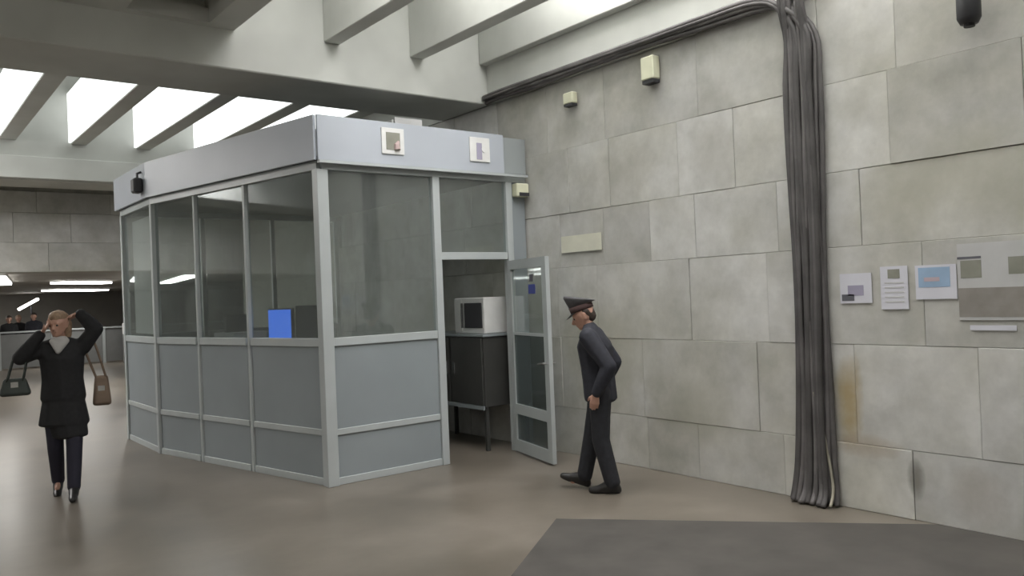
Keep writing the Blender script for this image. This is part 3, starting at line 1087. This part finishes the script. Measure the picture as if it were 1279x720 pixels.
for s_, e_, w_ in ((shL, elL, wrL), (shR, elR, wrR)):
    arm(bm, s_, e_, Vector(w_) + (Vector(e_) - Vector(w_)) * .08, 1.0, (.082, .072, .054))
coat = fuse('coat', bm, .011, 5, COATB, M, lady)
bm = bmesh.new()
hull(bm, ((-.05, .085, 1.50), .028), ((.02, .135, 1.40), .024))
hull(bm, ((.07, .08, 1.50), .028), ((.02, .135, 1.40), .024))
hull(bm, ((-.03, .095, 1.49), .024), ((.055, .09, 1.49), .024), ((.02, .13, 1.41), .022))
hull(bm, ((.0, .05, 1.50), (.075, .07, .025)), ((.01, .05, 1.53), (.068, .065, .02)))
fuse('scarf', bm, .009, 3, SCARF, M, lady)
bm = bmesh.new()
hull(bm, (pel, (.16, .12, .08)), (hipL, .09), (hipR, .09))
for h, k, a in ((hipL, kneeL, ankL), (hipR, kneeR, ankR)):
    leg(bm, h, k, Vector(a) + (Vector(k) - Vector(a)) * .05, 1.0, (.10, .074, .060))
fuse('trousers', bm, .011, 4, TROUSER_V, M, lady)
for a, tp in ((ankL, 0.0), (ankR, -.25)):
    bm = bmesh.new()
    shoe(bm, a, (0, 1), tp)
    fuse('shoe', bm, .008, 3, SHOEM, M, lady)
bm = bmesh.new()
hull(bm, (P(-.03, .05, 0), .092), (P(.02, .07, 0), .070), (P(-.06, -.02, 0), .075))
hull(bm, (P(-.05, .0, .05), .055), (P(-.05, -.11, .055), .035))
hull(bm, (P(-.05, .0, -.05), .055), (P(-.05, -.11, -.055), .035))
hull(bm, (P(-.05, .0, 0), .08), (P(-.065, -.11, 0), .055))
fuse('hair', bm, .009, 2, BLOND, M, lady)


def bag(M, c, wd, ht, dp, m, label, loop_top, name='handbag'):
    t = thing(name, M @ Vector((c[0], c[1], c[2] - ht / 2)), label, 'bag')
    bm = bmesh.new()
    h = wd / 2
    hull(bm, ((c[0] - h + .03, c[1], c[2] - ht / 2 + .03), (.03, dp, .03)), ((c[0] + h - .03, c[1], c[2] - ht / 2 + .03), (.03, dp, .03)),
         ((c[0] - h * .8 + .03, c[1], c[2] + ht / 2 - .03), (.025, dp * .5, .03)), ((c[0] + h * .8 - .03, c[1], c[2] + ht / 2 - .03), (.025, dp * .5, .03)))
    fuse('bag_body', bm, .012, 2, m, M, t)
    for dy in (-.02, .02):
        pts = smooth_path([(c[0] - h * .5, c[1] + dy, c[2] + ht / 2 - .03), (loop_top[0] - .05, loop_top[1] + dy, loop_top[2] - .05), loop_top,
                           (loop_top[0] + .05, loop_top[1] + dy, loop_top[2] - .05), (c[0] + h * .5, c[1] + dy, c[2] + ht / 2 - .03)], 4)
        bm = tube_bm(pts, .010, 6)
        bm.transform(M)
        link('strap', bm, m, t, True)
    bm = box_bm(c[0] - .03, c[0] + .03, c[1] + dp * .62, c[1] + dp * .75, c[2] + .0, c[2] + .05)
    bm.transform(M)
    link('clasp', bm, STEEL, t)
    return t


bag(M, (.385, .10, 1.09), .26, .17, .055, GREENBAG, 'dark greenish bag hanging from bent elbow of person in black coat', (.335, .10, 1.42))
bag(M, (-.33, -.02, .99), .17, .30, .07, TANBAG, 'tan brown shoulder bag at side of person in black coat', (-.235, -.01, 1.50), 'shoulder_bag')

# ---- far people behind the barrier
bar = thing('barrier', (4.3, 30, 0), 'long low grey barrier across the far passage at left', 'barrier')
for k in range(6):
    x0 = 1.6 + k * 1.5
    box('barrier_panel', x0 + .05, x0 + 1.45, 29.97, 30.03, .05, 1.12, BARRIER, bar)
for k in range(7):
    x0 = 1.6 + k * 1.5
    box('post', x0 - .045, x0 + .045, 29.95, 30.05, 0, 1.16, ALU, bar)
box('handrail', 1.55, 10.65, 29.94, 30.06, 1.16, 1.21, ALU, bar)
bx = thing('ticket_machine', (6.7, 28.6, 0), 'pale box-shaped machine standing behind person in black coat', 'machine')
box('body', 6.42, 6.98, 28.4, 28.8, 0.0, 0.95, BARRIER, bx, .02)
box('front_panel', 6.42, 6.98, 28.39, 28.8, 0.951, 1.32, WHITE, bx, .02)
box('slot', 6.58, 6.82, 28.38, 28.389, 1.08, 1.12, DARK, bx)


def far_person(x, y, heading, h, coat_m, hair_m, label):
    s = h / 1.72
    M = rot(heading, x, y) @ Matrix.Scale(s, 4)
    bm = bmesh.new()
    P = add_head(bm, (0, .02, 1.61), (0, 1, 0), (0, 0, 1))
    chain(bm, ((0, 0, 1.43), .055), ((0, .01, 1.53), .05))
    hull(bm, ((0, 0, .94), (.14, .10, .09)), ((0, 0, 1.1), (.13, .1, .08)))
    hull(bm, ((0, 0, 1.1), (.13, .1, .08)), ((-.17, 0, 1.38), .05), ((.17, 0, 1.38), .05), ((0, 0, 1.43), .055))
    for sx in (-1, 1):
        leg(bm, (sx * .09, 0, .9), (sx * .09, .02, .48), (sx * .09, 0, .09))
        hull(bm, ((sx * .09, 0, .06), .04), ((sx * .09, .12, .035), .03))
        arm(bm, (sx * .18, 0, 1.37), (sx * .23, -.03, 1.10), (sx * .22, .06, .88))
        add_hand(bm, (sx * .22, .06, .88), (0, .15, -1), (0, 1, .1), -sx, .3)
    o = fuse('person', bm, .012, 2, SKIN, M)
    tag(o, label, 'person')
    bm = bmesh.new()
    hull(bm, ((0, 0, .74), (.19, .14, .03)), ((0, 0, 1.1), (.17, .135, .08)))
    hull(bm, ((0, 0, 1.1), (.17, .135, .08)), ((-.17, 0, 1.38), .075), ((.17, 0, 1.38), .075), ((0, 0, 1.44), .07))
    for sx in (-1, 1):
        arm(bm, (sx * .18, 0, 1.37), (sx * .23, -.03, 1.10), (sx * .22, .05, .92), 1, (.08, .066, .05))
    fuse('coat', bm, .02, 3, coat_m, M, o)
    bm = bmesh.new()
    for sx in (-1, 1):
        leg(bm, (sx * .09, 0, .9), (sx * .09, .02, .48), (sx * .09, 0, .09), 1, (.105, .08, .07))
    fuse('trousers', bm, .018, 3, NAVY_T, M, o)
    bm = bmesh.new()
    hull(bm, (P(-.03, .045, 0), .095), (P(.01, .07, 0), .075), (P(-.05, -.04, 0), .075))
    fuse('hair', bm, .014, 2, hair_m, M, o)


far_person(3.55, 31.4, (-.1, -1), 1.70, COATB, HAIRD, 'distant person in black at left edge, behind grey barrier')
far_person(4.35, 32.0, (-.4, -1), 1.76, NAVY, HAIRD, 'distant person in dark navy behind barrier, closest to raised elbow of black-coated person')
far_person(3.98, 32.7, (.3, -1), 1.70, COATB, BLOND, 'distant fair-haired person in dark coat between two others behind grey barrier')


# ---- passage lamps
def lamp(P, Q, wd, label, z=2.45, tubes=1, hang=False):
    P, Q = Vector((P[0], P[1])), Vector((Q[0], Q[1]))
    c = (P + Q) / 2
    t = thing('tube_lamp', (c.x, c.y, z), label, 'lamp', 'lit lamps of the far passage')
    seg('housing', P, Q, z + .02, 2.499, wd, WHITE, t)
    seg('diffuser', P, Q, z - .02, z + .019, wd * .9, LIGHT_TUBE, t)
    return t


lamp((3.4, 21.2), (4.55, 22.1), .5, 'lit strip lamp above person in black coat, nearer one')
lamp((4.45, 28.6), (6.0, 30.2), .9, 'lit strip lamp above person in black coat, farther one')
lamp((1.75, 17.2), (2.35, 21.5), .35, 'lit strip lamp at left edge under passage ceiling')
lamp((4.3, 17.2), (5.1, 21.2), .35, 'lit strip lamp seen through the far left kiosk window')
lamp((5.5, 18.2), (6.3, 23.2), .35, 'lit strip lamp seen through the middle kiosk side window')
lamp((0.2, 24.0), (1.2, 27.0), .5, 'added strip lamp of the passage, unseen at left')  # this and the next are unseen lamps added to brighten the passage
lamp((0.0, 33.0), (2.4, 33.6), 1.0, 'added strip lamp of the passage end, unseen at left')
tl = thing('inclined_lamp', (4.4, 33.2, 0), 'small slanted lit tube lamp on a pole behind distant people', 'lamp')
link('pole', tube_bm([(4.55, 34.0, 0), (4.55, 34.0, 2.02)], .03, 8), DARK, tl)
link('tube', tube_bm([(4.12, 33.7, 1.92), (4.80, 34.2, 2.28)], .05, 8), LIGHT_TUBE, tl)
